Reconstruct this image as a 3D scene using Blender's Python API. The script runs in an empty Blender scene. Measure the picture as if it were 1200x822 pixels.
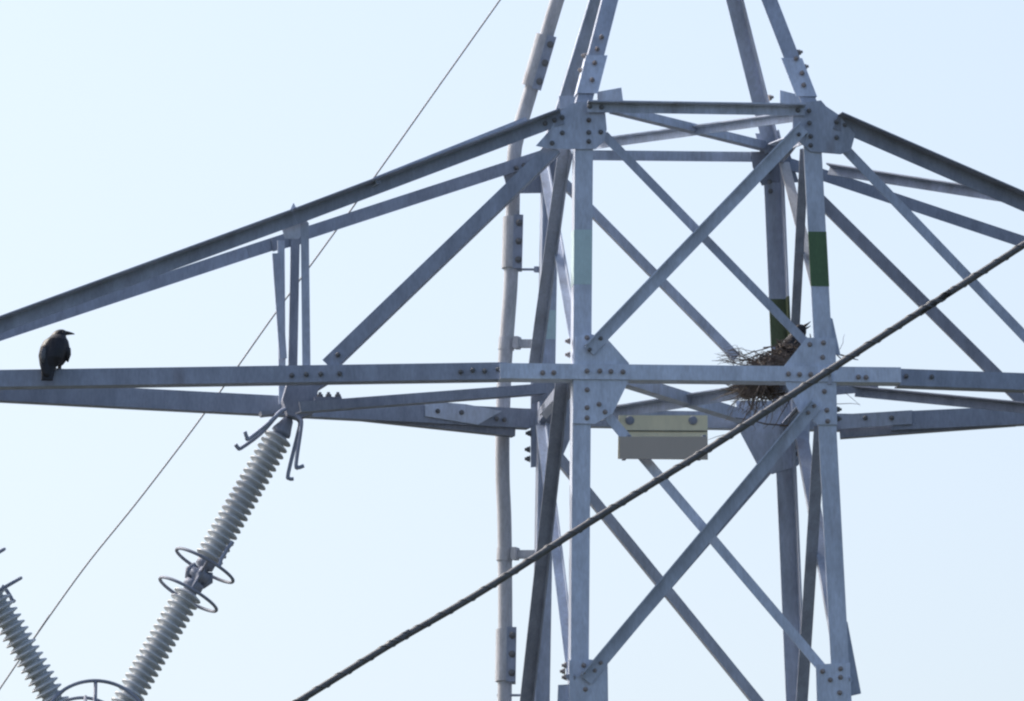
import bpy, bmesh, math, random
from mathutils import Vector as V, Matrix
from math import radians as R

sc = bpy.context.scene
COL = sc.collection
random.seed(7)

# ------------------------------------------------------------------ camera
IW, IH = 1200.0, 822.0
YAW, ELEV, ROLL, FPX, DIST = 0.1393736, 0.1845238, -0.0148026, 13596.553, 80.0
AIM = V((-1.192208, 0.0, 0.306389))
FW = V((math.sin(YAW)*math.cos(ELEV), math.cos(YAW)*math.cos(ELEV), math.sin(ELEV)))
_r = V((math.cos(YAW), -math.sin(YAW), 0)); _u = _r.cross(FW)
RT = _r*math.cos(ROLL) + _u*math.sin(ROLL)
UP = _u*math.cos(ROLL) - _r*math.sin(ROLL)
CAM = AIM - FW*DIST
cd = bpy.data.cameras.new('camera'); cam = bpy.data.objects.new('camera', cd); COL.objects.link(cam)
m = Matrix((RT, UP, -FW)).transposed().to_4x4(); m.translation = CAM
cam.matrix_world = m
cd.sensor_width = 36.0; cd.lens = FPX/IW*36.0; cd.clip_start = 1.0; cd.clip_end = 8000.0
sc.camera = cam

# ------------------------------------------------------------------ sky, sun, exposure
SUN_AZ, SUN_EL = R(-50), R(44)          # azimuth from +Y, clockwise
w = bpy.data.worlds.new('World'); sc.world = w; w.use_nodes = True
nt = w.node_tree; nt.nodes.clear()
wo = nt.nodes.new('ShaderNodeOutputWorld'); bg = nt.nodes.new('ShaderNodeBackground')
sky = nt.nodes.new('ShaderNodeTexSky'); sky.sky_type = 'NISHITA'; sky.sun_disc = False
sky.sun_elevation = SUN_EL; sky.sun_rotation = SUN_AZ
sky.air_density = 1.0; sky.dust_density = 4.3; sky.ozone_density = 1.0; sky.altitude = 0
bg.inputs['Strength'].default_value = 0.12
nt.links.new(sky.outputs[0], bg.inputs['Color']); nt.links.new(bg.outputs[0], wo.inputs['Surface'])
sl = bpy.data.lights.new('sun', 'SUN'); sl.energy = 2.0; sl.angle = R(0.6); sl.color = (1.0, 0.95, 0.87)
so = bpy.data.objects.new('sun', sl); COL.objects.link(so)
sd = V((math.sin(SUN_AZ)*math.cos(SUN_EL), math.cos(SUN_AZ)*math.cos(SUN_EL), math.sin(SUN_EL)))
so.rotation_euler = sd.to_track_quat('Z', 'Y').to_euler(); so.location = (-20, 0, 30)
vs = sc.view_settings; vs.view_transform = 'Standard'; vs.look = 'None'; vs.gamma = 1.0
vs.use_curve_mapping = False; vs.exposure = 0.86
sc.cycles.filter_width = 2.3

# ------------------------------------------------------------------ materials
def mat(name, col, rough=.55, metal=0., var=.25, scale=9., rust=0., bump=.15, spec=.5, streak=3.0, obj_var=.0):
    m = bpy.data.materials.new(name); m.use_nodes = True
    t = m.node_tree; b = t.nodes['Principled BSDF']; N = t.nodes.new; L = t.links.new
    tc = N('ShaderNodeTexCoord'); mp = N('ShaderNodeMapping'); mp.inputs['Scale'].default_value = (1, 1, 1/streak)
    L(tc.outputs['Object'], mp.inputs['Vector'])
    oi = N('ShaderNodeObjectInfo')
    ad = N('ShaderNodeVectorMath'); ad.operation = 'ADD'
    sc_ = N('ShaderNodeVectorMath'); sc_.operation = 'SCALE'; sc_.inputs['Scale'].default_value = 37.0
    cb = N('ShaderNodeCombineXYZ')
    for i in range(3): L(oi.outputs['Random'], cb.inputs[i])
    L(cb.outputs[0], sc_.inputs[0]); L(mp.outputs[0], ad.inputs[0]); L(sc_.outputs[0], ad.inputs[1])
    n1 = N('ShaderNodeTexNoise'); n1.inputs['Scale'].default_value = scale; n1.inputs['Detail'].default_value = 8; n1.inputs['Roughness'].default_value = .62
    L(ad.outputs[0], n1.inputs['Vector'])
    rp = N('ShaderNodeValToRGB'); e = rp.color_ramp.elements
    e[0].position = .3; e[1].position = .7
    e[0].color = tuple(c*(1-var) for c in col)+(1,); e[1].color = tuple(min(1, c*(1+var)) for c in col)+(1,)
    L(n1.outputs['Fac'], rp.inputs['Fac']); out = rp.outputs['Color']
    if obj_var:
        mr = N('ShaderNodeMapRange'); mr.inputs['To Min'].default_value = 1-obj_var; mr.inputs['To Max'].default_value = 1+obj_var
        L(oi.outputs['Random'], mr.inputs['Value'])
        hs = N('ShaderNodeHueSaturation'); L(mr.outputs[0], hs.inputs['Value']); L(out, hs.inputs['Color']); out = hs.outputs[0]
    n3 = N('ShaderNodeTexNoise'); n3.inputs['Scale'].default_value = scale*9; n3.inputs['Detail'].default_value = 3
    L(ad.outputs[0], n3.inputs['Vector'])
    m3 = N('ShaderNodeMapRange'); m3.inputs['From Min'].default_value = .3; m3.inputs['From Max'].default_value = .7
    m3.inputs['To Min'].default_value = 1-var*.5; m3.inputs['To Max'].default_value = 1+var*.5; L(n3.outputs['Fac'], m3.inputs['Value'])
    h3 = N('ShaderNodeHueSaturation'); L(m3.outputs[0], h3.inputs['Value']); L(out, h3.inputs['Color']); out = h3.outputs[0]
    if rust:
        n2 = N('ShaderNodeTexNoise'); n2.inputs['Scale'].default_value = 5.5; n2.inputs['Detail'].default_value = 6
        L(ad.outputs[0], n2.inputs['Vector'])
        r2 = N('ShaderNodeValToRGB'); r2.color_ramp.elements[0].position = .62; r2.color_ramp.elements[1].position = .75
        r2.color_ramp.elements[1].color = (rust, rust, rust, 1); L(n2.outputs['Fac'], r2.inputs['Fac'])
        mx = N('ShaderNodeMixRGB'); mx.inputs['Color2'].default_value = (.13, .075, .05, 1)
        L(r2.outputs[0], mx.inputs['Fac']); L(out, mx.inputs['Color1']); out = mx.outputs[0]
    L(out, b.inputs['Base Color'])
    mr2 = N('ShaderNodeMapRange'); mr2.inputs['To Min'].default_value = max(.05, rough-.1); mr2.inputs['To Max'].default_value = min(1, rough+.12)
    L(n1.outputs['Fac'], mr2.inputs['Value']); L(mr2.outputs[0], b.inputs['Roughness'])
    b.inputs['Metallic'].default_value = metal
    b.inputs['Specular IOR Level'].default_value = spec
    if bump:
        bp = N('ShaderNodeBump'); bp.inputs['Strength'].default_value = bump; bp.inputs['Distance'].default_value = .004
        L(n1.outputs['Fac'], bp.inputs['Height']); L(bp.outputs[0], b.inputs['Normal'])
    return m

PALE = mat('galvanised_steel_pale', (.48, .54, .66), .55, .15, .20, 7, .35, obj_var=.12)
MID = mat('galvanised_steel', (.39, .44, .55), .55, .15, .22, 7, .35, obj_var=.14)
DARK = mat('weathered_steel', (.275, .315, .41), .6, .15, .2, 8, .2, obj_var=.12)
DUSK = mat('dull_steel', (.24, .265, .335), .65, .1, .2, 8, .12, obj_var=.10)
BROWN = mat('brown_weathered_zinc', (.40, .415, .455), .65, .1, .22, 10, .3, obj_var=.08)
RUSTY = mat('stained_zinc_coating', (.42, .42, .43), .6, .1, .18, 9, .9)
BOLTM = mat('bolt_steel', (.17, .175, .19), .55, .4, .25, 60, .5, bump=0)
BOLTP = mat('bolt_steel_pale', (.30, .27, .27), .55, .3, .2, 60, .4, bump=0)
GREEN = mat('dark_green_paint', (.068, .138, .062), .5, 0, .18, 10, 0)
OLIVE = mat('olive_green_paint', (.075, .10, .05), .55, 0, .25, 8, 0)
TEAL = mat('faded_teal_paint', (.48, .63, .66), .6, 0, .1, 10, 0)
PORC = mat('grey_porcelain', (.52, .55, .585), .34, 0, .1, 3, 0, bump=.03)
CREAM = mat('cream_enamel', (.76, .70, .50), .4, 0, .08, 3, 0, bump=.03)
GREYP = mat('grey_paint', (.43, .385, .345), .6, 0, .04, 3, 0, bump=0)
BLACK = mat('black_line_paint', (.05, .05, .05), .6, 0, .1, 3, 0, bump=0)
CABM = mat('dark_cable_sheath', (.12, .125, .135), .5, .3, .25, 30, 0, bump=.2)
WIREM = mat('bare_wire', (.30, .30, .31), .6, .4, .2, 30, 0, bump=0)
FEATH = mat('crow_plumage', (.019, .020, .026), .5, 0, .45, 28, 0, bump=.5, spec=.35)
FEATHL = mat('wing_highlight_grey', (.11, .115, .13), .5, 0, .35, 40, 0, bump=.4, spec=.4)  # pale highlight on the crow's wing, put into the colour
BEAKM = mat('crow_beak', (.02, .02, .022), .35, 0, .2, 40, 0, bump=.1)
TWIG = mat('dry_twigs', (.135, .112, .098), .9, 0, .5, 6, 0, bump=.3, obj_var=.1)
TWIGL = mat('bleached_twigs', (.26, .23, .20), .9, 0, .4, 6, 0, bump=.3)
GRASS = mat('meadow_grass', (.05, .055, .04), .95, 0, .5, .35, 0, bump=.4, streak=1)
CONC = mat('footing_concrete', (.36, .35, .33), .9, 0, .2, 4, 0)

# ------------------------------------------------------------------ back-projection of measured corners on the real planes of the tower
HL, HU, ZU = 0.90, 0.8475, 1.8656
TAP = (HL-HU)/ZU
PEAK = 0.295
ZG = -16.0
TIPL, TIPR = V((-5.9, 0, .04)), V((5.7, 0, .06))
def hw(z): return HL - TAP*z if z <= ZU else HU - PEAK*(z-ZU)
def cor(sx, sy, z): h = hw(z); return V((sx*h, sy*h, z))
def plane3(a, b, c):
    n = (b-a).cross(c-a).normalized()
    if n.y > 0: n = -n
    return a, n
PL = {
 'N': plane3(cor(-1,-1,0), cor(1,-1,0), cor(1,-1,ZU)),
 'F': plane3(cor(-1,1,0), cor(1,1,0), cor(1,1,ZU)),
 'NP': plane3(cor(-1,-1,ZU), cor(1,-1,ZU), cor(1,-1,ZU+1)),
 'FP': plane3(cor(-1,1,ZU), cor(1,1,ZU), cor(1,1,ZU+1)),
 'LN': plane3(cor(-1,-1,0), cor(-1,-1,ZU), TIPL), 'LF': plane3(cor(-1,1,0), cor(-1,1,ZU), TIPL),
 'RN': plane3(cor(1,-1,0), cor(1,-1,ZU), TIPR), 'RF': plane3(cor(1,1,0), cor(1,1,ZU), TIPR),
}
def pl(p):
    if isinstance(p, str): return PL[p]
    return V((0, p, 0)), V((0, -1, 0))
def P(u, v, plane, off=0.0):
    a, n = pl(plane)
    ray = FW + RT*((u-IW/2)/FPX) - UP*((v-IH/2)/FPX)
    t = ((a + n*off - CAM).dot(n))/ray.dot(n)
    return CAM + ray*t
PX = DIST/FPX                                   # metres per photo pixel at the tower

# ------------------------------------------------------------------ object helpers
WPOS = {}
def finish(name, bm, material, parent=None, smooth=False, loc=None):
    bmesh.ops.recalc_face_normals(bm, faces=bm.faces)
    me = bpy.data.meshes.new(name)
    if loc is None:
        lo = V((min(v.co[i] for v in bm.verts) for i in range(3))); hi = V((max(v.co[i] for v in bm.verts) for i in range(3)))
        loc = (lo+hi)/2
    bmesh.ops.translate(bm, verts=bm.verts, vec=-loc)
    bm.to_mesh(me); bm.free()
    for x in (material if isinstance(material, (list, tuple)) else [material]): me.materials.append(x)
    if smooth:
        for p in me.polygons: p.use_smooth = True
    o = bpy.data.objects.new(name, me); COL.objects.link(o)
    WPOS[o] = loc.copy()
    if parent: o.parent = parent; o.location = loc - WPOS[parent]
    else: o.location = loc
    return o
def thing(name, label, cat, loc, group=None):
    o = bpy.data.objects.new(name, None); COL.objects.link(o); o.location = loc; o.empty_display_size = .2
    WPOS[o] = V(loc); tag(o, label, cat, group); return o
def tag(o, label, cat, group=None):
    o['label'] = label; o['category'] = cat
    if group: o['group'] = group
    return o
def prism(bm, ring0, ring1):
    a = [bm.verts.new(p) for p in ring0]; b = [bm.verts.new(p) for p in ring1]; n = len(a)
    for i in range(n): bm.faces.new((a[i], a[(i+1) % n], b[(i+1) % n], b[i]))
    bm.faces.new(a[::-1]); bm.faces.new(b)
def sweep(bm, path, rad, seg=10, cap=True):
    pts = [V(p) for p in path]; rs = rad if isinstance(rad, (list, tuple)) else [rad]*len(pts)
    rings = []; ref = None
    for i, p in enumerate(pts):
        d = (pts[min(i+1, len(pts)-1)] - pts[max(i-1, 0)]).normalized()
        if ref is None: ref = d.orthogonal().normalized()
        ref = (ref - d*ref.dot(d)).normalized(); q = d.cross(ref)
        rings.append([bm.verts.new(p + (ref*math.cos(2*math.pi*k/seg) + q*math.sin(2*math.pi*k/seg))*rs[i]) for k in range(seg)])
    for a, b in zip(rings, rings[1:]):
        for k in range(seg): bm.faces.new((a[k], a[(k+1) % seg], b[(k+1) % seg], b[k]))
    if cap: bm.faces.new(rings[0][::-1]); bm.faces.new(rings[-1])
def lathe(bm, base, axis, prof, seg=28):
    ax = axis.normalized(); q = ax.orthogonal().normalized(); s = ax.cross(q); rings = []
    for r, h in prof:
        rings.append([bm.verts.new(base + ax*h + (q*math.cos(2*math.pi*k/seg) + s*math.sin(2*math.pi*k/seg))*max(r, 1e-4)) for k in range(seg)])
    for a, b in zip(rings, rings[1:]):
        for k in range(seg): bm.faces.new((a[k], a[(k+1) % seg], b[(k+1) % seg], b[k]))
    bm.faces.new(rings[0][::-1]); bm.faces.new(rings[-1])
def ring(bm, c, axis, Rr, r, seg=56, s2=8, a0=0, a1=2*math.pi, q=None):
    ax = axis.normalized(); q = (q or ax.orthogonal()); q = (q - ax*q.dot(ax)).normalized(); s = ax.cross(q)
    full = abs(a1-a0-2*math.pi) < 1e-6; n = seg if full else seg+1; rings = []
    for i in range(n):
        a = a0 + (a1-a0)*i/seg; d = q*math.cos(a) + s*math.sin(a)
        rings.append([bm.verts.new(c + d*(Rr + r*math.cos(2*math.pi*k/s2)) + ax*r*math.sin(2*math.pi*k/s2)) for k in range(s2)])
    for i in range(seg):
        A, B = rings[i], rings[(i+1) % n]
        for k in range(s2): bm.faces.new((A[k], A[(k+1) % s2], B[(k+1) % s2], B[k]))
    if not full: bm.faces.new(rings[0][::-1]); bm.faces.new(rings[-1])
def box(bm, c, ax, ay, az, sx, sy, sz):
    r0 = [c - ax*sx/2 + ay*a*sy/2 + az*b*sz/2 for a, b in ((-1,-1),(1,-1),(1,1),(-1,1))]
    prism(bm, r0, [p + ax*sx for p in r0])

# ------------------------------------------------------------------ ground
bm = bmesh.new(); bmesh.ops.create_grid(bm, x_segments=40, y_segments=40, size=3000)
for v in bm.verts: v.co.z = ZG
g = finish('ground', bm, GRASS); g['kind'] = 'structure'

# ------------------------------------------------------------------ the tower
T = thing('transmission_tower', 'grey lattice steel power pylon with two tapering cross arms', 'pylon', (0, 0, ZG))

def angle(name, p0, p1, nrm, wid, side=-1, out=-1, m=MID, t=.009, w2=None, parent=None, ext=0.0, up=None):
    """rolled steel angle: one leg flat to nrm and centred on p0-p1, the other leg on edge `side`, pointing out (+1) or in (-1)"""
    d = (p1-p0).normalized(); p0 = p0 - d*ext; p1 = p1 + d*ext
    n = (nrm - d*nrm.dot(d)).normalized(); v = n.cross(d).normalized()
    if (v.x < 0 if abs(d.z) > .8 else v.z < 0): v = -v
    v = v*side; w2 = w2 or wid; n2 = n*out; b = wid/2
    # outer corner at +v edge; the flat leg spans -b..b, thickness t inwards of the face
    if out > 0: sec = [(-b, 0), (b, 0), (b, w2), (b-t, w2), (b-t, t), (-b, t)]
    else:       sec = [(-b, 0), (b, 0), (b, w2), (b-t, w2), (b-t, t), (-b, t)]
    bm = bmesh.new(); prism(bm, [p0 + v*a + n2*c for a, c in sec], [p1 + v*a + n2*c for a, c in sec])
    return finish(name, bm, m, parent or T)
def A(name, q0, q1, plane, wpx, side=-1, out=-1, m=MID, off=0., plane1=None, nrm=None, w2=None, ext=0., t=.009):
    p1p = plane1 if plane1 is not None else plane
    a, b = P(*q0, plane, off), P(*q1, p1p, off)
    n = nrm or pl(plane)[1]
    return angle(name, a, b, n, wpx*PX, side, out, m, t, None if w2 is None else w2*PX, ext=ext)
def plate(name, poly, plane, off, th=.010, m=MID, parent=None):
    n = pl(plane)[1]; a = [P(u, v, plane, off) for u, v in poly]
    bm = bmesh.new(); prism(bm, [p - n*th/2 for p in a], [p + n*th/2 for p in a]); return finish(name, bm, m, parent or T)

# legs: one angle per corner, ground to shoulder, then the leaning peak legs
def leg(name, sx, sy, z0, z1, wd, t, m, parent=None, grow=0.0, grow1=None):
    bm = bmesh.new(); rings = []
    for z in (z0, z1):
        c = cor(sx, sy, z) + V((sx*grow, sy*grow, 0))
        sec = [(0,0), (-sx*wd,0), (-sx*wd,-sy*t), (-sx*t,-sy*t), (-sx*t,-sy*wd), (0,-sy*wd)]
        rings.append([c + V((a, b, 0)) for a, b in sec])
    prism(bm, *rings); return finish(name, bm, m, parent or T)
ZTOP = ZU + 2.45
legs = {}
for sx, sy in ((-1,-1), (1,-1), (-1,1), (1,1)):
    near = sy < 0
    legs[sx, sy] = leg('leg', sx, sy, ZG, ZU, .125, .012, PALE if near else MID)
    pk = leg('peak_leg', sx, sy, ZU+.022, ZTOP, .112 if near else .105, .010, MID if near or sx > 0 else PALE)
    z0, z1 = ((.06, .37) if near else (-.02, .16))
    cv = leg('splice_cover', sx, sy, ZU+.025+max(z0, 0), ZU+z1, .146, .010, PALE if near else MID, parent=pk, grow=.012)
# painted marker bands
for (sx, sy, y0, y1, mt) in ((-1,-1,271,335,TEAL), (1,-1,270,334,GREEN), (1,1,350,406,OLIVE), (-1,1,366,400,TEAL)):
    c = cor(sx, sy, .9)
    z0 = P(820, y1, 'N' if sy < 0 else 'F').z; z1 = P(820, y0, 'N' if sy < 0 else 'F').z
    leg('painted_band', sx, sy, z0, z1, .127, .016, mt, parent=legs[sx, sy], grow=.002)

n_ = V((0,-1,0))
# --- shoulder level
top = A('top_strut', (688,126), (943,130), 'N', 12, +1, +1, MID, off=.032, w2=12)
A('top_strut', (690,182), (886,184), 'F', 12, +1, -1, MID, off=-.01)
A('plan_brace', (722,127), (905,172), 'N', 10, -1, -1, MID, off=-.03, plane1='F', nrm=n_)
A('plan_brace', (940,137), (700,170), 'N', 10, +1, +1, PALE, off=-.03, plane1='F', nrm=n_)
A('plan_brace', (905,170), (942,155), 'F', 12, -1, -1, PALE, off=.03, plane1='N', nrm=n_)
# side struts seen nearly end on
for sx in (-1, 1):
    angle('side_strut', cor(sx,-1,ZU-.03)+V((0,.02,0)), cor(sx,1,ZU-.03)-V((0,.02,0)), V((sx,0,0)), .075, +1, -1, DARK)
    angle('side_strut', cor(sx,-1,0)+V((0,.02,0)), cor(sx,1,0)-V((0,.02,0)), V((sx,0,0)), .09, -1, -1, DARK)

# --- body panel, near face
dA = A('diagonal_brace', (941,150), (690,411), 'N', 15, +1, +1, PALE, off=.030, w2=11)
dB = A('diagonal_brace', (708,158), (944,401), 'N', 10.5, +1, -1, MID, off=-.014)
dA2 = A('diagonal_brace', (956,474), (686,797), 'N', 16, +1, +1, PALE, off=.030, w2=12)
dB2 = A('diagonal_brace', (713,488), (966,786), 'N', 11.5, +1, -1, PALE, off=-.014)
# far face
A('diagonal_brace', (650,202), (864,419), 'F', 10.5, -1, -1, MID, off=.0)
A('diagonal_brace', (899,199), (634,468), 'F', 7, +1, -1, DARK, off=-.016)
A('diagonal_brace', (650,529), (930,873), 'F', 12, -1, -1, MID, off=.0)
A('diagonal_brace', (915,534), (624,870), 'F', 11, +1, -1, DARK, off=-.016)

# side faces (seen almost edge on)
def side(q0, y0, q1, y1, wpx, m, side_=1, out=-1, w2=8):
    a, b = P(*q0, y0), P(*q1, y1)
    angle('side_brace', a, b, n_, wpx*PX, side_, out, m, w2=w2*PX)
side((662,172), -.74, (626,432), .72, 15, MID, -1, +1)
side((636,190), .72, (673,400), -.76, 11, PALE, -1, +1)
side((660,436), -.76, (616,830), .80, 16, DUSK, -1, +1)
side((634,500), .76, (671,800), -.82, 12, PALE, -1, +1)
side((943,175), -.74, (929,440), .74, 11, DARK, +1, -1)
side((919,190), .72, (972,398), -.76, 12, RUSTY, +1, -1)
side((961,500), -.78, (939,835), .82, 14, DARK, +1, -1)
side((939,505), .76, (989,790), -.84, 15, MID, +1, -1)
# panels below the picture, down to the footings
zs = [-2.09, -4.4, -7.0, -10.0, -13.2, ZG+.25]
for za, zb in zip(zs, zs[1:]):
    for f in range(4):
        c = [(-1,-1), (1,-1), (1,1), (-1,1)]; p, q = c[f], c[(f+1) % 4]
        nn = V((0,-1,0)) if f == 0 else V((1,0,0)) if f == 1 else V((0,1,0)) if f == 2 else V((-1,0,0))
        angle('diagonal_brace', cor(*p, za), cor(*q, zb), nn, .09, 1, -1, MID)
        angle('diagonal_brace', cor(*q, za)-nn*.02, cor(*p, zb)-nn*.02, nn, .09, 1, -1, MID)
        angle('side_strut', cor(*p, zb), cor(*q, zb), nn, .08, 1, -1, MID)
for sx, sy in legs:
    bm = bmesh.new(); c = cor(sx, sy, ZG); lathe(bm, V((c.x-sx*.05, c.y-sy*.05, ZG-.2)), V((0,0,1)), [(.33,0),(.33,.3),(.28,.4)], 20)
    finish('footing', bm, CONC, T)
# peak bracing above the frame
for z in (ZU+1.3, ZTOP-.03):
    for sx, sy, tx, ty in ((-1,-1,1,-1), (-1,1,1,1), (-1,-1,-1,1), (1,-1,1,1)):
        nn = V((0,sy,0)) if sy == ty else V((sx,0,0))
        angle('side_strut', cor(sx,sy,z), cor(tx,ty,z), nn, .07, 1, -1, MID)

# --- cross-arm level: the through chords
chN = A('bottom_chord', (586,434.5), (1056,439.5), 'N', 18, -1, -1, PALE, off=.026, w2=22)
chF = A('bottom_chord', (606,488.5), (1046,495.5), 'F', 20, -1, -1, MID, off=-.004, w2=16)
A('plan_brace', (716,438), (886,491), 'N', 14, -1, -1, MID, off=-.04, plane1='F', nrm=n_)
A('plan_brace', (700,488), (975,444), 'F', 13, +1, +1, MID, off=.04, plane1='N', nrm=n_)
# left arm
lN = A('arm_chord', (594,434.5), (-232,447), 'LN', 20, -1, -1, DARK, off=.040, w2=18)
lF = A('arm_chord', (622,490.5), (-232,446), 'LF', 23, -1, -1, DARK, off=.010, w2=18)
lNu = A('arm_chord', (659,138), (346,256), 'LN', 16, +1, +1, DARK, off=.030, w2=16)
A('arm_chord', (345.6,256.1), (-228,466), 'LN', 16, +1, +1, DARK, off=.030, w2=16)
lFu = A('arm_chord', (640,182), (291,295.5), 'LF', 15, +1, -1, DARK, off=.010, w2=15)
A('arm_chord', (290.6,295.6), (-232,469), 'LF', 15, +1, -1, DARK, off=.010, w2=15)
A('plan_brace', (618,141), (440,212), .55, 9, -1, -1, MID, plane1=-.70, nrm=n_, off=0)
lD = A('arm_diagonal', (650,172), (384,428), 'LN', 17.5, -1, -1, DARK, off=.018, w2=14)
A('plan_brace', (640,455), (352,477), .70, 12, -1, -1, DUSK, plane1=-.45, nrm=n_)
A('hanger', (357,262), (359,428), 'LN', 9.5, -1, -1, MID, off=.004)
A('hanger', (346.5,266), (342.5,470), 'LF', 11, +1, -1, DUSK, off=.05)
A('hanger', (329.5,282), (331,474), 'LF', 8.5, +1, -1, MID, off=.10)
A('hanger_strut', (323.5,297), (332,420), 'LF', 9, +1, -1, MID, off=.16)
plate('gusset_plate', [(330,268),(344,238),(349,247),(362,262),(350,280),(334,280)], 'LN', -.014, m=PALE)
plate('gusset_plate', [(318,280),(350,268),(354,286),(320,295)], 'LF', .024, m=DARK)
A('underside_strip', (604,506), (372,481), 'LF', 11, -1, -1, DUSK, off=-.02, w2=14)  # added dark angle standing in for the far chord's shaded underside
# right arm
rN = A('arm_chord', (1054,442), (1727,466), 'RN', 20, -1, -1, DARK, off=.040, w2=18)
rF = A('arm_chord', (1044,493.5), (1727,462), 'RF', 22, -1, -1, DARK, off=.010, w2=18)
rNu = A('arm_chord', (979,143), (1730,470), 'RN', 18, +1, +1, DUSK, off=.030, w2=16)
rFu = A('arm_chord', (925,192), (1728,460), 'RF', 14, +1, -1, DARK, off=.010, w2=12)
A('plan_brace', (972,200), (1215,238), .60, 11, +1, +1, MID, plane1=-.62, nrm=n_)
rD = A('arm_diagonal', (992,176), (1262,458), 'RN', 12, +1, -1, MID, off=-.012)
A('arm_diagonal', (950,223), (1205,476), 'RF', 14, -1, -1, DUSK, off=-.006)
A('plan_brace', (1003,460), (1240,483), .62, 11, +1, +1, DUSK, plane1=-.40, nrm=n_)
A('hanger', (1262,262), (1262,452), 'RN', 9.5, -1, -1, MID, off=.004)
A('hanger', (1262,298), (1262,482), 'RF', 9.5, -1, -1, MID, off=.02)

A('underside_strip', (984,508), (1190,493), 'RF', 11, -1, -1, DUSK, off=-.02, w2=14)  # same on the right: dark strip for the shaded chord underside
# --- gusset plates with their bolts
gs = {}
gs['NLU'] = plate('gusset_plate', [(628,171),(645,152),(655,133),(668,122),(690,119),(709,130),(711,152),(708,166),(698,175),(646,175)], 'N', .008, m=MID)
gs['NRU'] = plate('gusset_plate', [(929,135),(935,121),(962,118),(968,125),(983,135),(1002,158),(997,177),(985,181),(950,178),(938,168),(929,157)], 'N', .008, m=MID)
gs['NLL'] = plate('gusset_plate', [(674,395),(690,391),(712,398),(737,426),(737,446),(718,485),(697,497),(671,496.5)], 'N', .008, m=PALE)
gs['NRL'] = plate('gusset_plate', [(945,396),(979,397),(981,498),(958,498),(948,490),(938,486),(921,452),(918,430)], 'N', .008, m=PALE)
gs['NLB'] = plate('gusset_plate', [(667,774),(690,773),(712,776),(713,850),(667,850)], 'N', .008, m=PALE)
gs['NRB'] = plate('gusset_plate', [(956,779),(996,777),(999,850),(958,850)], 'N', .008, m=PALE)
gs['FRU'] = plate('gusset_plate', [(880,178),(925,178),(936,214),(905,214),(893,218),(882,196)], 'F', .010, m=DUSK)
gs['FLU'] = plate('gusset_plate', [(590,206),(612,184),(672,180),(662,226),(596,227)], 'F', .010, m=DUSK)
gs['FLL'] = plate('gusset_plate', [(622,448),(668,448),(668,515),(655,545),(622,548)], 'F', -.010, m=MID)
gs['FRL'] = plate('gusset_plate', [(862,470),(950,470),(948,530),(935,546),(905,556),(888,546),(868,508)], 'F', .014, m=MID)
# bent fin plates standing out past the near right leg, and the small lug on the near left
plate('fin_plate', [(972,372),(975.5,374),(985,417),(973,413)], 'N', -.06, m=PALE)
plate('fin_plate', [(990,729),(993,729),(1009,813),(992,817)], 'N', -.06, m=MID)
plate('fin_plate', [(654,803),(672,802),(672,850),(652,850)], 'N', -.07, m=MID)
# cover plates
plate('splice_plate', [(588,482),(546,474),(498,470),(498,488),(560,498)], 'LF', .022, m=PALE)
plate('splice_plate', [(985,486),(1069,481),(1069,497),(985,503)], 'RF', .022, m=MID)
plate('splice_plate', [(532,443),(588,441),(588,446),(532,447)], 'LN', .012, m=MID)
plate('splice_plate', [(700,108),(728,103),(730,118),(700,121)], .1, 0, m=PALE)
plate('splice_plate', [(914,106),(938,112),(942,124),(914,121)], -.1, 0, m=PALE)
plate('splice_plate', [(655,113),(677,112),(690,124),(655,128)], -.3, 0, m=PALE)
plate('splice_plate', [(625,447),(668,446),(668,460),(622,474)], 'F', .12, m=DUSK)
plate('splice_plate', [(978,449),(1029,451),(1029,457),(1012,466),(1002,465),(1002,461),(978,463)], .60, .02, m=DUSK)
# short light lacing bar behind the near left joint
A('lacing_bar', (664,458), (637,488), .1, 9, +1, -1, RUSTY, nrm=n_)

def boltmesh(name, m):
    bm = bmesh.new()
    lathe(bm, V((0,0,0)), V((0,0,1)), [(.0175,0),(.0175,.004)], 16)
    lathe(bm, V((0,0,.004)), V((0,0,1)), [(.0145,0),(.0145,.010),(.0125,.012)], 6)
    lathe(bm, V((0,0,.016)), V((0,0,1)), [(.008,0),(.008,.010)], 10)
    bmesh.ops.recalc_face_normals(bm, faces=bm.faces)
    me = bpy.data.meshes.new(name); bm.to_mesh(me); bm.free(); me.materials.append(m); return me
BD, BP = boltmesh('bolt', BOLTM), boltmesh('bolt_pale', BOLTP)
def bolt(par, u, v, plane, off, me=BD, nrm=None, s=1.0):
    n = nrm or pl(plane)[1]; p = P(u, v, plane, off)
    o = bpy.data.objects.new('bolt', me); COL.objects.link(o); o.parent = par; o.location = p - WPOS[par]
    o.rotation_euler = n.to_track_quat('Z', 'Y').to_euler(); o.scale = (s, s, s)
def bolts(par, pts, plane, off, me=BD, nrm=None, s=1.0):
    for u, v in pts: bolt(par, u, v, plane, off, me, nrm, s)
bolts(gs['NLU'], [(659,156),(647,168),(690,141),(690,155.5),(704,155),(690,166)], 'N', .013)
bolts(top, [(691,125),(705,126),(935,129.5),(948,130)], 'N', .041)
bolts(lNu, [(659,138),(650,141),(639,145)], 'LN', .039)
bolts(gs['NRU'], [(950,160),(950,170.5),(980.5,161.5)], 'N', .013)
bolts(dA, [(948.5,144.5),(936,158),(704,397),(691,410)], 'N', .034)
bolts(rNu, [(980,143),(990,147)], 'RN', .039); bolts(rD, [(992,174)], 'RN', .012)
bolts(gs['NLL'], [(688,396),(701,398),(688,457),(702,474),(688,478),(688,490),(709,483)], 'N', .013, BP)
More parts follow.
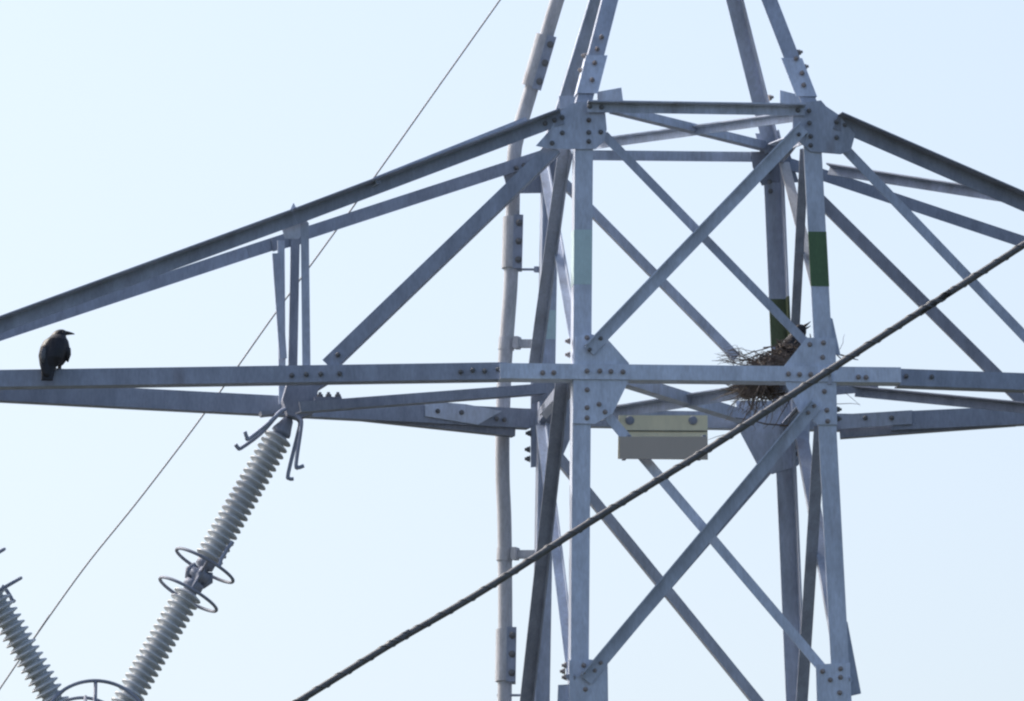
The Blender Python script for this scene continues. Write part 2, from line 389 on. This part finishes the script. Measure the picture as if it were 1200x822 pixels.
bolts(chN, [(688,435),(703,435),(716,435.5),(730,436),(924,438.5),(937,439),(950,439),(1006,442),(1015,442.5),(636,437),(649,437)], 'N', .036, BP)
bolts(lN, [(584,433),(554,434),(540,436),(568,435),(398,438),(376,438.5),(359,439),(342,440)], 'LN', .050)
bolts(rN, [(1062,441),(1092,442)], 'RN', .050)
bolts(gs['NRL'], [(949,404),(965,402),(964,419),(966,459),(969,481),(970,494)], 'N', .013, BP)
bolts(dA2, [(954,476),(947,484),(704,777),(697,786)], 'N', .034, BP)
bolts(lD, [(396,416)], 'LN', .028)
bolts(gs['NLB'], [(684,780),(684,790),(686,808)], 'N', .013, BP)
bolts(gs['NRB'], [(964,787),(973,797),(985,784),(985,794),(984,812)], 'N', .013, BP)
bolts(gs['FRU'], [(901,201),(902,213),(903,224),(896,151),(900,182)], 'F', .03)
bolts(gs['FRL'], [(931,525),(935,532),(931,540)], 'F', .03)
bolts(lF, [(513,482),(541,483.5),(591,492),(582,491)], 'LF', .03)
bolts(rF, [(1014,490),(1045,490)], 'RF', .03)
bolts(lFu, [(605,197),(614,194)], 'LF', .02)
pls = [o for o in T.children if o.name.startswith('peak_leg')]
bolts(pls[0], [(700,58),(697,74),(694,94),(705,44)], 'NP', .022, BP)
bolts(pls[1], [(933,69),(940,86),(942,100)], 'NP', .022, BP)
# bolt ends that stick out sideways of the legs
bolts(gs['NLL'], [(668,400),(668,416)], 'N', -.05, BP, V((-1,0,0)), 1.3)
bolts(gs['NLB'], [(664,780),(662,787),(664,794)], 'N', -.05, BP, V((-1,0,0)), 1.3)
bolts(gs['FLL'], [(622,508),(621,527),(621,538)], 'F', -.02, BD, V((-1,0,0)), 1.4)
bolts(gs['NRL'], [(981,480),(981,491)], 'N', -.05, BD, V((1,0,0)), 1.2)
bolts(pls[0], [(687,66),(683,83)], 'NP', -.05, BP, V((-1,0,.25)), 1.3)
bolts(pls[2], [(664.5,101),(660,118)], 'FP', -.05, BP, V((-1,0,.25)), 1.3)
bolts(pls[1], [(935,62),(942,79)], 'NP', -.05, BP, V((1,0,.25)), 1.3)
bolts(pls[3], [(901,115)], 'FP', -.05, BP, V((1,0,.25)), 1.3)

# hanging bracket under the left arm
bm = bmesh.new()
cN = P(348,456,-.18); 
def pv(u, v, y): return P(u, v, y)
def slab(bm, poly, y, th):
    a = [P(u, v, y) for u, v in poly]; d = V((0, th/2, 0)); prism(bm, [p-d for p in a], [p+d for p in a])
slab(bm, [(336,450),(388,448),(372,458),(366,486),(350,492),(336,488),(330,470)], -.05, .12)
hb = finish('hanger_bracket', bm, DUSK, T)
bm = bmesh.new(); slab(bm, [(368,466),(400,466),(400,474),(368,475)], -.2, .05); finish('bracket_plate', bm, DUSK, T)
for u in (375, 385, 396): bolt(hb, u, 466, -.2, 0, BD, V((0,0,1)), 1.4)
bm = bmesh.new(); slab(bm, [(304,484),(326,482),(326,486),(306,488)], -.05, .12); finish('bracket_plate', bm, DUSK, T)

# ------------------------------------------------------------------ cable conduit beside the far left leg
cpts = [(675,-70),(653,0),(641,40),(624,100),(607,158),(602,190),(600.5,260),(598.5,330),(595,380),(591.5,430),(589,500),(589,560),(591,610),(592,690),(592,760),(591,840),(588,1000),(580,1400)]
Yc = lambda v: 1.05
CD = thing('conduit', 'slim brownish grey riser pipe clamped beside the far left tower leg', 'pipe', tuple(P(588,1000,1.05)))
def smooth_path(pts, n=8):
    out = []
    for i in range(len(pts)-1):
        p0, p1, p2, p3 = pts[max(i-1,0)], pts[i], pts[i+1], pts[min(i+2, len(pts)-1)]
        for k in range(n):
            t = k/n
            out.append(.5*((2*p1) + (p2-p0)*t + (2*p0-5*p1+4*p2-p3)*t*t + (3*p1-p0-3*p2+p3)*t**3))
    out.append(pts[-1]); return out
c3 = [P(u, v, 1.05 - (max(0, 120-v)*PX*PEAK*.9)) for u, v in cpts] + [V((P(580,1400,1.05).x-.3, 1.35, ZG))]
bm = bmesh.new(); sweep(bm, smooth_path(c3, 6), .050, 18); finish('pipe', bm, BROWN, CD, True)
def coupling(q0, q1):
    f = lambda q: P(*q, 1.05 - (max(0, 120-q[1])*PX*PEAK*.9))
    a, b = f(q0), f(q1); d = (b-a).normalized(); x = (RT - d*RT.dot(d)).normalized(); y = d.cross(x)
    bm = bmesh.new(); sweep(bm, [a-x*.008, b-x*.008], .068, 20); o = finish('coupling', bm, BROWN, CD)
    bm = bmesh.new(); box(bm, (a+b)/2 + x*.034, d, x, y, (b-a).length+.016, .066, .135); 
    fl = finish('coupling_flange', bm, DARK, o)
    s = -1 if y.y > 0 else 1
    for k in (.14, .5, .86):
        bo = bpy.data.objects.new('bolt', BD); COL.objects.link(bo); bo.parent = o
        bo.location = a.lerp(b, k) + x*.040 + y*s*.0675 - WPOS[o]; bo.rotation_euler = (y*s).to_track_quat('Z','Y').to_euler(); bo.scale = (1.4,)*3
coupling((641,42),(623.5,102)); coupling((602,255),(600.5,315)); coupling((594,738),(593,799))
for u, v, u1, thin in ((593.5,403,632,False), (591.5,650,628,False), (600,316,632,True), (592,815,626,True)):
    a, b = P(u, v, 1.05), P(u1, v, .93)
    d = (b-a).normalized(); z = V((0,0,1)); q = d.cross(z).normalized(); z = q.cross(d)
    bm = bmesh.new()
    if thin: sweep(bm, [a - d*.06, b], .009, 8); box(bm, b - d*.02, d, q, z, .03, .03, .04)
    else:
        sweep(bm, [a - z*.045, a + z*.045], .057, 18); box(bm, (a+b)/2 + d*.03, d, q, z, (b-a).length-.02, .05, .055)
        box(bm, a + d*.075 - V((0,.03,0)), d, q, z, .035, .07, .085)
    finish('pipe_clamp', bm, DARK if thin else BROWN, CD)

# ------------------------------------------------------------------ insulator strings: a V that hangs under the left arm
APEX = P(106, 896, 0.0)
def insulator_string(label, qtop, qcap0, q1a, q1b, qm0, qm1, q2a, qr1, qr2, horns, grp, yt=0.0):
    pt = P(*qtop, yt); S = thing('insulator_string', label, 'insulator', tuple(pt), grp)
    f = lambda q: P(*q, 0.0)
    ax = (APEX - pt).normalized(); on = lambda q: pt + ax*((f(q)-pt).dot(ax))
    # upper cap
    bm = bmesh.new(); a, b = on(qcap0), on(q1a); L = (b-a).length
    lathe(bm, a, ax, [(.022,-.05),(.026,-.01),(.036,.0),(.050,L*.35),(.068,L*.72),(.070,L*.86),(.052,L*.88),(.050,L)], 24)
    cap = finish('end_cap', bm, DARK, S, True)
    def unit(a, b):
        L = (b-a).length; n = max(3, round(L/.0498)); p = L/n; prof = [(.055,0)]
        for k in range(n):
            z = k*p
            prof += [(.060,z+p*.04),(.066,z+p*.14),(.082,z+p*.26),(.095,z+p*.36),(.101,z+p*.46),(.1025,z+p*.54),(.101,z+p*.62),(.095,z+p*.68),(.080,z+p*.74),(.064,z+p*.84),(.060,z+p*.96)]
        prof.append((.055, L))
        bm = bmesh.new(); lathe(bm, a, ax, prof, 40); return finish('porcelain_rod', bm, PORC, S, True)
    unit(on(q1a), on(q1b))
    a, b = on(q1b), on(q2a); L = (b-a).length; bm = bmesh.new()
    lathe(bm, a, ax, [(.052,0),(.066,.01),(.066,L*.22),(.045,L*.26),(.04,L*.36),(.074,L*.38),(.078,L*.50),(.074,L*.58),(.045,L*.62),(.045,L*.68),(.07,L*.70),(.07,L*.84),(.052,L*.88),(.05,L)], 24)
    fit = finish('coupling_joint', bm, DUSK, S, True)
    side_ = ax.cross(V((0,1,0))).normalized(); bm = bmesh.new()
    c = a + ax*L*.47
    for s in (-1, 1):
        sweep(bm, [c + side_*s*.055 - ax*.05, c + side_*s*.078, c + side_*s*.055 + ax*.06], [.022,.03,.022], 10)
        sweep(bm, [c + V((0,s*.05,0)) - ax*.05, c + V((0,s*.085,0)), c + V((0,s*.05,0)) + ax*.06], [.018,.024,.018], 10)
    finish('clamp_bolt', bm, DUSK, fit, True)
    for q in (qr1, qr2):
        c = on(q); bm = bmesh.new(); ring(bm, c, ax, .222, .0118)
        j = c.lerp(a + ax*L*.47, .6)
        e = a + ax*L*.47
        for s in (-1, 1):
            d = V((0, s, 0)); sweep(bm, [e + d*.06, c.lerp(e, .5) + d*.15, c + d*.222], .010, 8)
        finish('grading_ring', bm, DUSK, S, True)
    unit(on(q2a), APEX - ax*.30)
    bm = bmesh.new(); lathe(bm, APEX - ax*.30, ax, [(.05,0),(.07,.02),(.068,.08),(.03,.16),(.03,.28)], 20); finish('end_cap', bm, DARK, S, True)
    for h in horns:
        bm = bmesh.new(); pts = smooth_path([P(u, v, y) for u, v, y in h], 6); sweep(bm, pts, .0135, 8); finish('arcing_horn', bm, DARK, S, True)
    return S
hornsR = [
 [(334,480,-.10),(328,483,-.12),(316,495,-.14),(292,514,-.16),(289,512,-.17),(287,506,-.18)],
 [(334,482,.02),(326,486,.0),(306,508,-.02),(283,525,-.04),(279,525,-.05),(276,521,-.06)],
 [(347,488,-.12),(352,492,-.14),(353,500,-.16),(347,544,-.2),(350,548,-.2),(356,546,-.2)],
 [(344,490,.02),(350,493,.0),(350.5,502,-.0),(338,554,-.02),(339,561,-.02),(344,561.5,-.02)],
 [(257,664,-.1),(259,656,-.1),(264,648,-.1),(266,644,-.1),(273,635,-.1)]]
insulator_string('grey ribbed insulator string hanging from the hooked bracket under the left arm', (341,487), (338,492), (328,511), (244,656),
                 (240,662), (226,690), (221,694), (242,664), (222,697.5), hornsR, 'insulator strings of the V')
m_ = lambda q: (212-q[0], q[1])
hornsL = [[(2,687,0),(6,690,0),(12,699,0),(15,705,0),(17,703,0)]]
insulator_string('grey ribbed insulator string cut off by the left edge of the picture', m_((341,487)), m_((338,492)), m_((328,511)), m_((244,656)),
                 m_((240,662)), m_((226,690)), m_((221,694)), m_((242,664)), m_((222,697.5)), hornsL, 'insulator strings of the V', -.25)
# yoke with its racket shaped corona ring at the foot of the V
Y = thing('yoke_plate', 'dark steel yoke with wide corona ring joining the two insulator strings', 'yoke', tuple(APEX))
bm = bmesh.new(); slab(bm, [(70,890),(142,890),(128,935),(84,935)], .0, .03); finish('plate', bm, DARK, Y)
rax = V((.05, -.62, .78)).normalized()
c = P(110, 838, -.22)
bm = bmesh.new(); ring(bm, P(114,853,-.26), V((0,-.95,.32)), .36, .013, 64)
for q in ((112,799),): sweep(bm, [P(q[0],q[1],-.145), P(111,845,-.2), P(109,890,-.02)], .013, 8)
finish('corona_ring', bm, DUSK, Y, True)
bm = bmesh.new(); ring(bm, P(99,862,.22), V((0,-.95,.32)), .29, .012, 64); sweep(bm, [P(100,816,.31), P(101,888,.02)], .012, 8); finish('corona_ring', bm, DUSK, Y, True)

# ------------------------------------------------------------------ wires
def wire_path(qs, y, ext):
    p = [P(u, v, y) for u, v in qs]
    p = [p[0] + (p[0]-p[1]).normalized()*ext] + p + [p[-1] + (p[-1]-p[-2]).normalized()*ext]
    return smooth_path(p, 10)
path = wire_path([(350,822),(455,757),(560,696),(690,613),(829,527),(926,464),(1020,403),(1110,345),(1200,287)], -3.0, 9.0)
CB = thing('power_cable', 'thick dark cable with spiral wrap crossing in front of the tower', 'cable', tuple(path[len(path)//2]))
bm = bmesh.new(); sweep(bm, path, .0235, 14); finish('cable_core', bm, CABM, CB, True)
# spiral wrap: raised turns along the cable
pts = []; 
acc = [0.0]
for a, b in zip(path, path[1:]): acc.append(acc[-1] + (b-a).length)
def at_len(s):
    for i in range(len(path)-1):
        if acc[i+1] >= s:
            t = (s-acc[i])/(acc[i+1]-acc[i]); return path[i].lerp(path[i+1], t), (path[i+1]-path[i]).normalized()
    return path[-1], (path[-1]-path[-2]).normalized()
s, k = 8.0, 0
while s < acc[-1]-8.0:
    p, d = at_len(s); q = d.orthogonal().normalized(); r = d.cross(q); a = 2*math.pi*s/.172
    pts.append(p + (q*math.cos(a) + r*math.sin(a))*.0215); s += .0085
bm = bmesh.new(); sweep(bm, pts, .0068, 6); finish('spiral_wrap', bm, CABM, CB, True)
path = wire_path([(586,0),(515,100),(440,206),(378,292),(320,371),(240,484),(165,583),(100,664),(40,748),(0,807)], 3.2, 7.0)
bm = bmesh.new(); sweep(bm, path, .0062, 8); o = finish('thin_wire', bm, WIREM, None, True)
tag(o, 'thin bare wire slanting behind the left arm of the tower', 'wire')

# ------------------------------------------------------------------ sign
SN = thing('number_sign', 'cream sign plate with a grey censor panel bolted under the cross arm', 'sign', tuple(P(778,487,-.80)))
bm = bmesh.new(); slab(bm, [(725,487),(829,487),(829.5,539),(724,538)], -.74, .008); sp = finish('sign_plate', bm, CREAM, SN)
bm = bmesh.new(); slab(bm, [(727,504.5),(829,505),(829,506),(727,505.5)], -.75, .006); finish('line_mark', bm, BLACK, sp)
bm = bmesh.new(); slab(bm, [(726,512),(829,512),(829,538),(726,538)], -1.02, .006); finish('censor_panel', bm, GREYP, SN)  # grey censor bar over the number, built as a panel
for u in (738, 812):
    bm = bmesh.new(); lathe(bm, P(u, 493, -.744), V((0,-1,0)), [(.031,0),(.031,.006),(.026,.014),(.012,.02)], 18); finish('bolt', bm, DUSK, sp)
bm = bmesh.new()
for u in (734, 822): slab(bm, [(u-2,514),(u+2,514),(u+2,536),(u-2,536)], -.88, .272)
finish('standoff', bm, DUSK, SN)

# ------------------------------------------------------------------ nest
def twig(bm, a, b, r, bend=.12):
    L = (b-a).length; c = a.lerp(b, .5) + V((random.uniform(-1,1), random.uniform(-1,1), random.uniform(-1,1)))*L*bend
    c2 = a.lerp(b, .78) + V((random.uniform(-1,1), random.uniform(-1,1), random.uniform(-1,1)))*L*bend*.6
    sweep(bm, [a, a.lerp(c, .6), c, c2, b], [r, r, r*.9, r*.75, r*.45], 5)
NC = P(898, 437, -.45)
NS = thing('bird_nest', 'ragged brown nest of sticks wedged in the right corner of the tower', 'nest', tuple(NC))
random.seed(21)
bm = bmesh.new()
def rnd_in():
    while True:
        v = V((random.uniform(-1,1), random.uniform(-1,1), random.uniform(-1,1)))
        if .15 < v.length < 1: return v
for i in range(800):
    v = rnd_in(); lo = v.z < -.1; k = .55 if lo else 1.0
    p = NC + V((v.x*.235*k + (.02 if lo else 0), v.y*.24, v.z*.165 - .015))
    p.z += .17*v.x*(1 if v.z > 0 else 0)
    a = random.uniform(0, math.pi)
    d = V((math.cos(a), math.sin(a), random.uniform(-.3,.3))); d = (d + V((-v.y, v.x, 0))*1.3).normalized(); L = random.uniform(.09,.30)*(.8 if lo else 1)
    rr = random.choice((.002,.0025,.003,.0035,.005))
    twig(bm, p - d*L/2, p + d*L/2, rr, .16)
    if i % 4 == 0:
        q = p + d*L*.15; e = (d + V((random.uniform(-1,1), random.uniform(-1,1), random.uniform(-.6,.8)))*.7).normalized(); twig(bm, q, q + e*L*.45, rr*.6, .1)
for i in range(60):                               # ragged fringe: hanging under the bowl and straggling off to the left
    if i < 38:
        p = P(random.uniform(866,926), random.uniform(440,466), random.uniform(-.66,-.3)); d = V((random.uniform(-.7,.45), random.uniform(-.3,.3), -1)); L = random.uniform(.08,.26)
    else:
        p = P(random.uniform(868,900), random.uniform(412,430), random.uniform(-.66,-.3)); d = V((-1, random.uniform(-.4,.4), random.uniform(-.25,.3))); L = random.uniform(.10,.28)
    d.normalize(); rr = random.choice((.0016,.002,.0026,.0034)); twig(bm, p, p + d*L, rr, .22)
    if i % 2: q = p + d*L*.5; e = (d + V((random.uniform(-1,1), 0, random.uniform(-.6,.6)))*.8).normalized(); twig(bm, q, q + e*L*.4, rr*.7, .15)
finish('twig_bowl', bm, TWIG, NS)
bm = bmesh.new(); bmesh.ops.create_icosphere(bm, subdivisions=4, radius=1)
for v in bm.verts:
    n = math.sin(v.co.x*17+v.co.z*9)*.06 + math.sin(v.co.y*23+v.co.x*5)*.06
    x, y, z = v.co*(1+n); v.co = NC + V((x*.17, y*.19, z*.11 + .12*x - .01))
finish('nest_lining', bm, TWIG, NS)
def one(pale, *a):
    bm = bmesh.new(); twig(bm, *a); finish('twig', bm, TWIGL if pale else TWIG, NS)
for i in range(70):                               # loose sticks poking out left and hanging down
    v = rnd_in(); p = P(895, 447, random.uniform(-.68,-.2)) + V((v.x*.17, 0, v.z*.05))
    k = random.random()
    if k < .55: d = V((random.uniform(-.9,.5), random.uniform(-.3,.3), random.uniform(-1,-.35)))
    else: d = V((random.uniform(-1,-.5), random.uniform(-.4,.4), random.uniform(-.35,.35)))
    d.normalize(); L = random.uniform(.12,.32)
    one(random.random() > .75, p, p + d*L, random.uniform(.0018,.004))
for a, b, y, r in (((905,430),(834,423),-.5,.0035),((880,425),(858,408),-.5,.004),((900,408),(862,421),-.72,.004),((880,450),(832,470),-.5,.003),
                   ((890,452),(868,497),-.72,.005),((897,455),(884,488),-.72,.004),((905,412),(895,460),-.7,.004),((884,412),(898,448),-.9,.003),
                   ((878,448),(851,456),-.35,.003),((895,452),(852,446),-.35,.005),((935,500),(862,490),-.3,.006),((925,470),(905,503),-.3,.004),((940,475),(918,505),-.3,.004),
                   ((985,416),(1006,422),-.5,.006),((978,413),(990,425),-.5,.005),((984,410),(990,392),-.5,.002),((960,472),(1008,474),-.3,.003),((990,460),(1008,476),-.3,.002),
                   ((870,505),(829,516),-.2,.003),((950,397),(949,391),-.6,.005)):
    one(r < .0035, P(*a, y), P(*b, y), r, .05)

# ------------------------------------------------------------------ crows
def loft(bm, secs, seg=20):
    """secs: centre, half width vector, half height vector"""
    rings = [[bm.verts.new(c + a*math.cos(2*math.pi*k/seg) + b*math.sin(2*math.pi*k/seg)) for k in range(seg)] for c, a, b in secs]
    for A_, B_ in zip(rings, rings[1:]):
        for k in range(seg): bm.faces.new((A_[k], A_[(k+1) % seg], B_[(k+1) % seg], B_[k]))
    bm.faces.new(rings[0][::-1]); bm.faces.new(rings[-1])
def remeshed(name, bm, material, parent, voxel):
    bmesh.ops.recalc_face_normals(bm, faces=bm.faces)
    o = finish(name, bm, material, parent)
    md = o.modifiers.new('r', 'REMESH'); md.mode = 'VOXEL'; md.voxel_size = voxel; md.use_smooth_shade = True
    ms = o.modifiers.new('s', 'SMOOTH'); ms.iterations = 3; ms.factor = .5
    bpy.context.view_layer.update()
    dg = bpy.context.evaluated_depsgraph_get(); me = bpy.data.meshes.new_from_object(o.evaluated_get(dg))
    o.modifiers.clear(); old = o.data; o.data = me; bpy.data.meshes.remove(old)
    if not me.materials:
        me.materials.append(material)
    for p in me.polygons: p.use_smooth = True
    return o
X, Z = V((1,0,0)), V((0,0,1)); Yv = V((0,1,0))
def pxp(u, v, y): return P(u, v, y)
# the perched crow: back to us, head turned right, tail hanging in front of the chord
yc = P(62, 433, 'LN', .02).y
C1 = thing('crow', 'black crow perched on the left arm looking right', 'bird', tuple(P(69,434,yc+.02)))
bm = bmesh.new(); k = PX
def S(u, v, dy, hw_, hd, tilt=0):                # section across the body at pixel u,v ; half width px ; half depth m
    return (P(u, v, yc+dy), X*hw_*k, V((0, hd, -hd*tilt)))
loft(bm, [S(55,446.5,-.118,7,.007), S(55.3,444,-.115,7.3,.009), S(56,438,-.105,7.8,.014), S(57.5,430,-.085,9,.03), S(61,422,-.055,14,.07,.2), S(63,414,-.03,17,.085,.2),
          S(64.5,407,-.012,17.2,.085,.2), S(65.5,401,.002,15,.078,.2), S(67,397,.012,11,.062,.2), S(68.5,393.5,.02,9,.05), S(70,390.5,.024,8.2,.046), S(71,388,.024,6.3,.036), S(71.5,386.6,.024,3,.018)])
# rump to breast fullness on the right
loft(bm, [S(70,428,-.01,4,.03), S(73,420,.0,7,.05), S(74,412,.01,7.5,.055), S(73,404,.015,7,.05)])
# legs
for u, dy in ((70.6,-.005), (68.5,.05)):
    sweep(bm, [P(70,423,yc+dy), P(u+.2,428.5,yc+dy), P(u+.3,433.5,yc+dy)], [.020,.009,.007], 8)
remeshed('body', bm, FEATH, C1, .0045)
# beak
bm = bmesh.new()
b0 = P(74.5,390.6,yc+.022); b1 = P(87.5,391.2,yc+.03); d = (b1-b0)
loft(bm, [(b0, V((0,.018,0)), Z*.0175), (b0+d*.35+Z*.001, V((0,.013,0)), Z*.0145), (b0+d*.7, V((0,.009,0)), Z*.0090), (b1-Z*.003, V((0,.002,0)), Z*.003)], 12)
finish('beak', bm, BEAKM, C1, True)
for s, yy in ((-1,-.022),):
    bm = bmesh.new(); bmesh.ops.create_uvsphere(bm, u_segments=10, v_segments=8, radius=.0065, matrix=Matrix.Translation(P(73.8,389.4,yc-.0165))); finish('eye', bm, BEAKM, C1, True)
# folded wings
def wing(secs, m, n=16):
    bm = bmesh.new(); loft(bm, secs, n); return finish('wing', bm, m, C1, True)
wing([S(60,402,-.045,5,.03), S(55,408,-.065,8,.04), S(52.5,417,-.08,7.5,.035), S(52.5,428,-.1,6,.022), S(54,438,-.118,4.6,.012), S(55,442,-.122,2,.005)], FEATH)
wing([S(73,403,-.03,5,.03), S(77,409,-.03,6,.045), S(78.5,416,-.03,4.8,.045), S(78.8,421,-.035,2.6,.025), S(79.5,424.5,-.04,.8,.008)], FEATH)
bm = bmesh.new(); loft(bm, [S(52,407.5,-.105,1.5,.006), S(50.5,412,-.108,3.6,.014), S(50.2,419,-.112,2.8,.012), S(50.2,426,-.12,1,.004)], 12); finish('wing_highlight', bm, FEATHL, C1, True)  # painted highlight along the left wing
# feet: three toes forward, one back, resting on the chord's edge
for u, dy in ((70.9,-.005), (68.8,.05)):
    bm = bmesh.new(); c = P(u, 433.6, yc+dy)
    for a in (-.5, 0, .5, math.pi):
        dd = V((math.sin(a)*.5+.6*(1 if a < 3 else -1), math.cos(a)*.5-.2, 0)).normalized()
        sweep(bm, [c, c + dd*.022 + Z*.004, c + dd*.036 - Z*.004], [.006,.0055,.003], 6)
    finish('foot', bm, BEAKM, C1, True)

# the crow sitting in the nest, only its gaping head clears the brace
yn = -.42
C2 = thing('crow', 'dark crow sitting in the stick nest with its beak open', 'bird', tuple(P(915,412,yn)))
bm = bmesh.new()
def S2(u, v, a, b, dep): 
    return (P(u, v, yn), (X*a + Z*b)*k, V((0, dep, 0)))
loft(bm, [S2(893,433,1,-4,.02), S2(902,430,2,-8,.06), S2(912,424,4,-12,.09), S2(922,414,6,-12,.095), S2(931,402,7.5,-8,.075), S2(935.5,393,7.5,-4.5,.05), S2(938,387,7,-3.5,.042), S2(939.5,383,5.5,-2,.036), S2(940,381,2.5,-.8,.018)])
remeshed('body', bm, FEATH, C2, .005)
for (u1, v1, u0, v0, t) in ((950,377,941.5,383,.011), (950,382,941.5,385.5,.008)):
    bm = bmesh.new(); a, b = P(u0, v0, yn), P(u1, v1, yn); mid = a.lerp(b, .55) + Z*(-.004 if v1 < 380 else -.006)
    loft(bm, [(a, V((0,.016,0)), Z*t*1.2), (mid, V((0,.011,0)), Z*t*.8), (b, V((0,.002,0)), Z*.003)], 10)
    finish('beak', bm, BEAKM, C2, True)
bm = bmesh.new(); loft(bm, [S2(897,434,1,-3,.09), S2(908,429,3,-8,.115), S2(920,420,5,-9,.115), S2(929,409,4,-5,.09)], 14); finish('wing', bm, FEATH, C2, True)
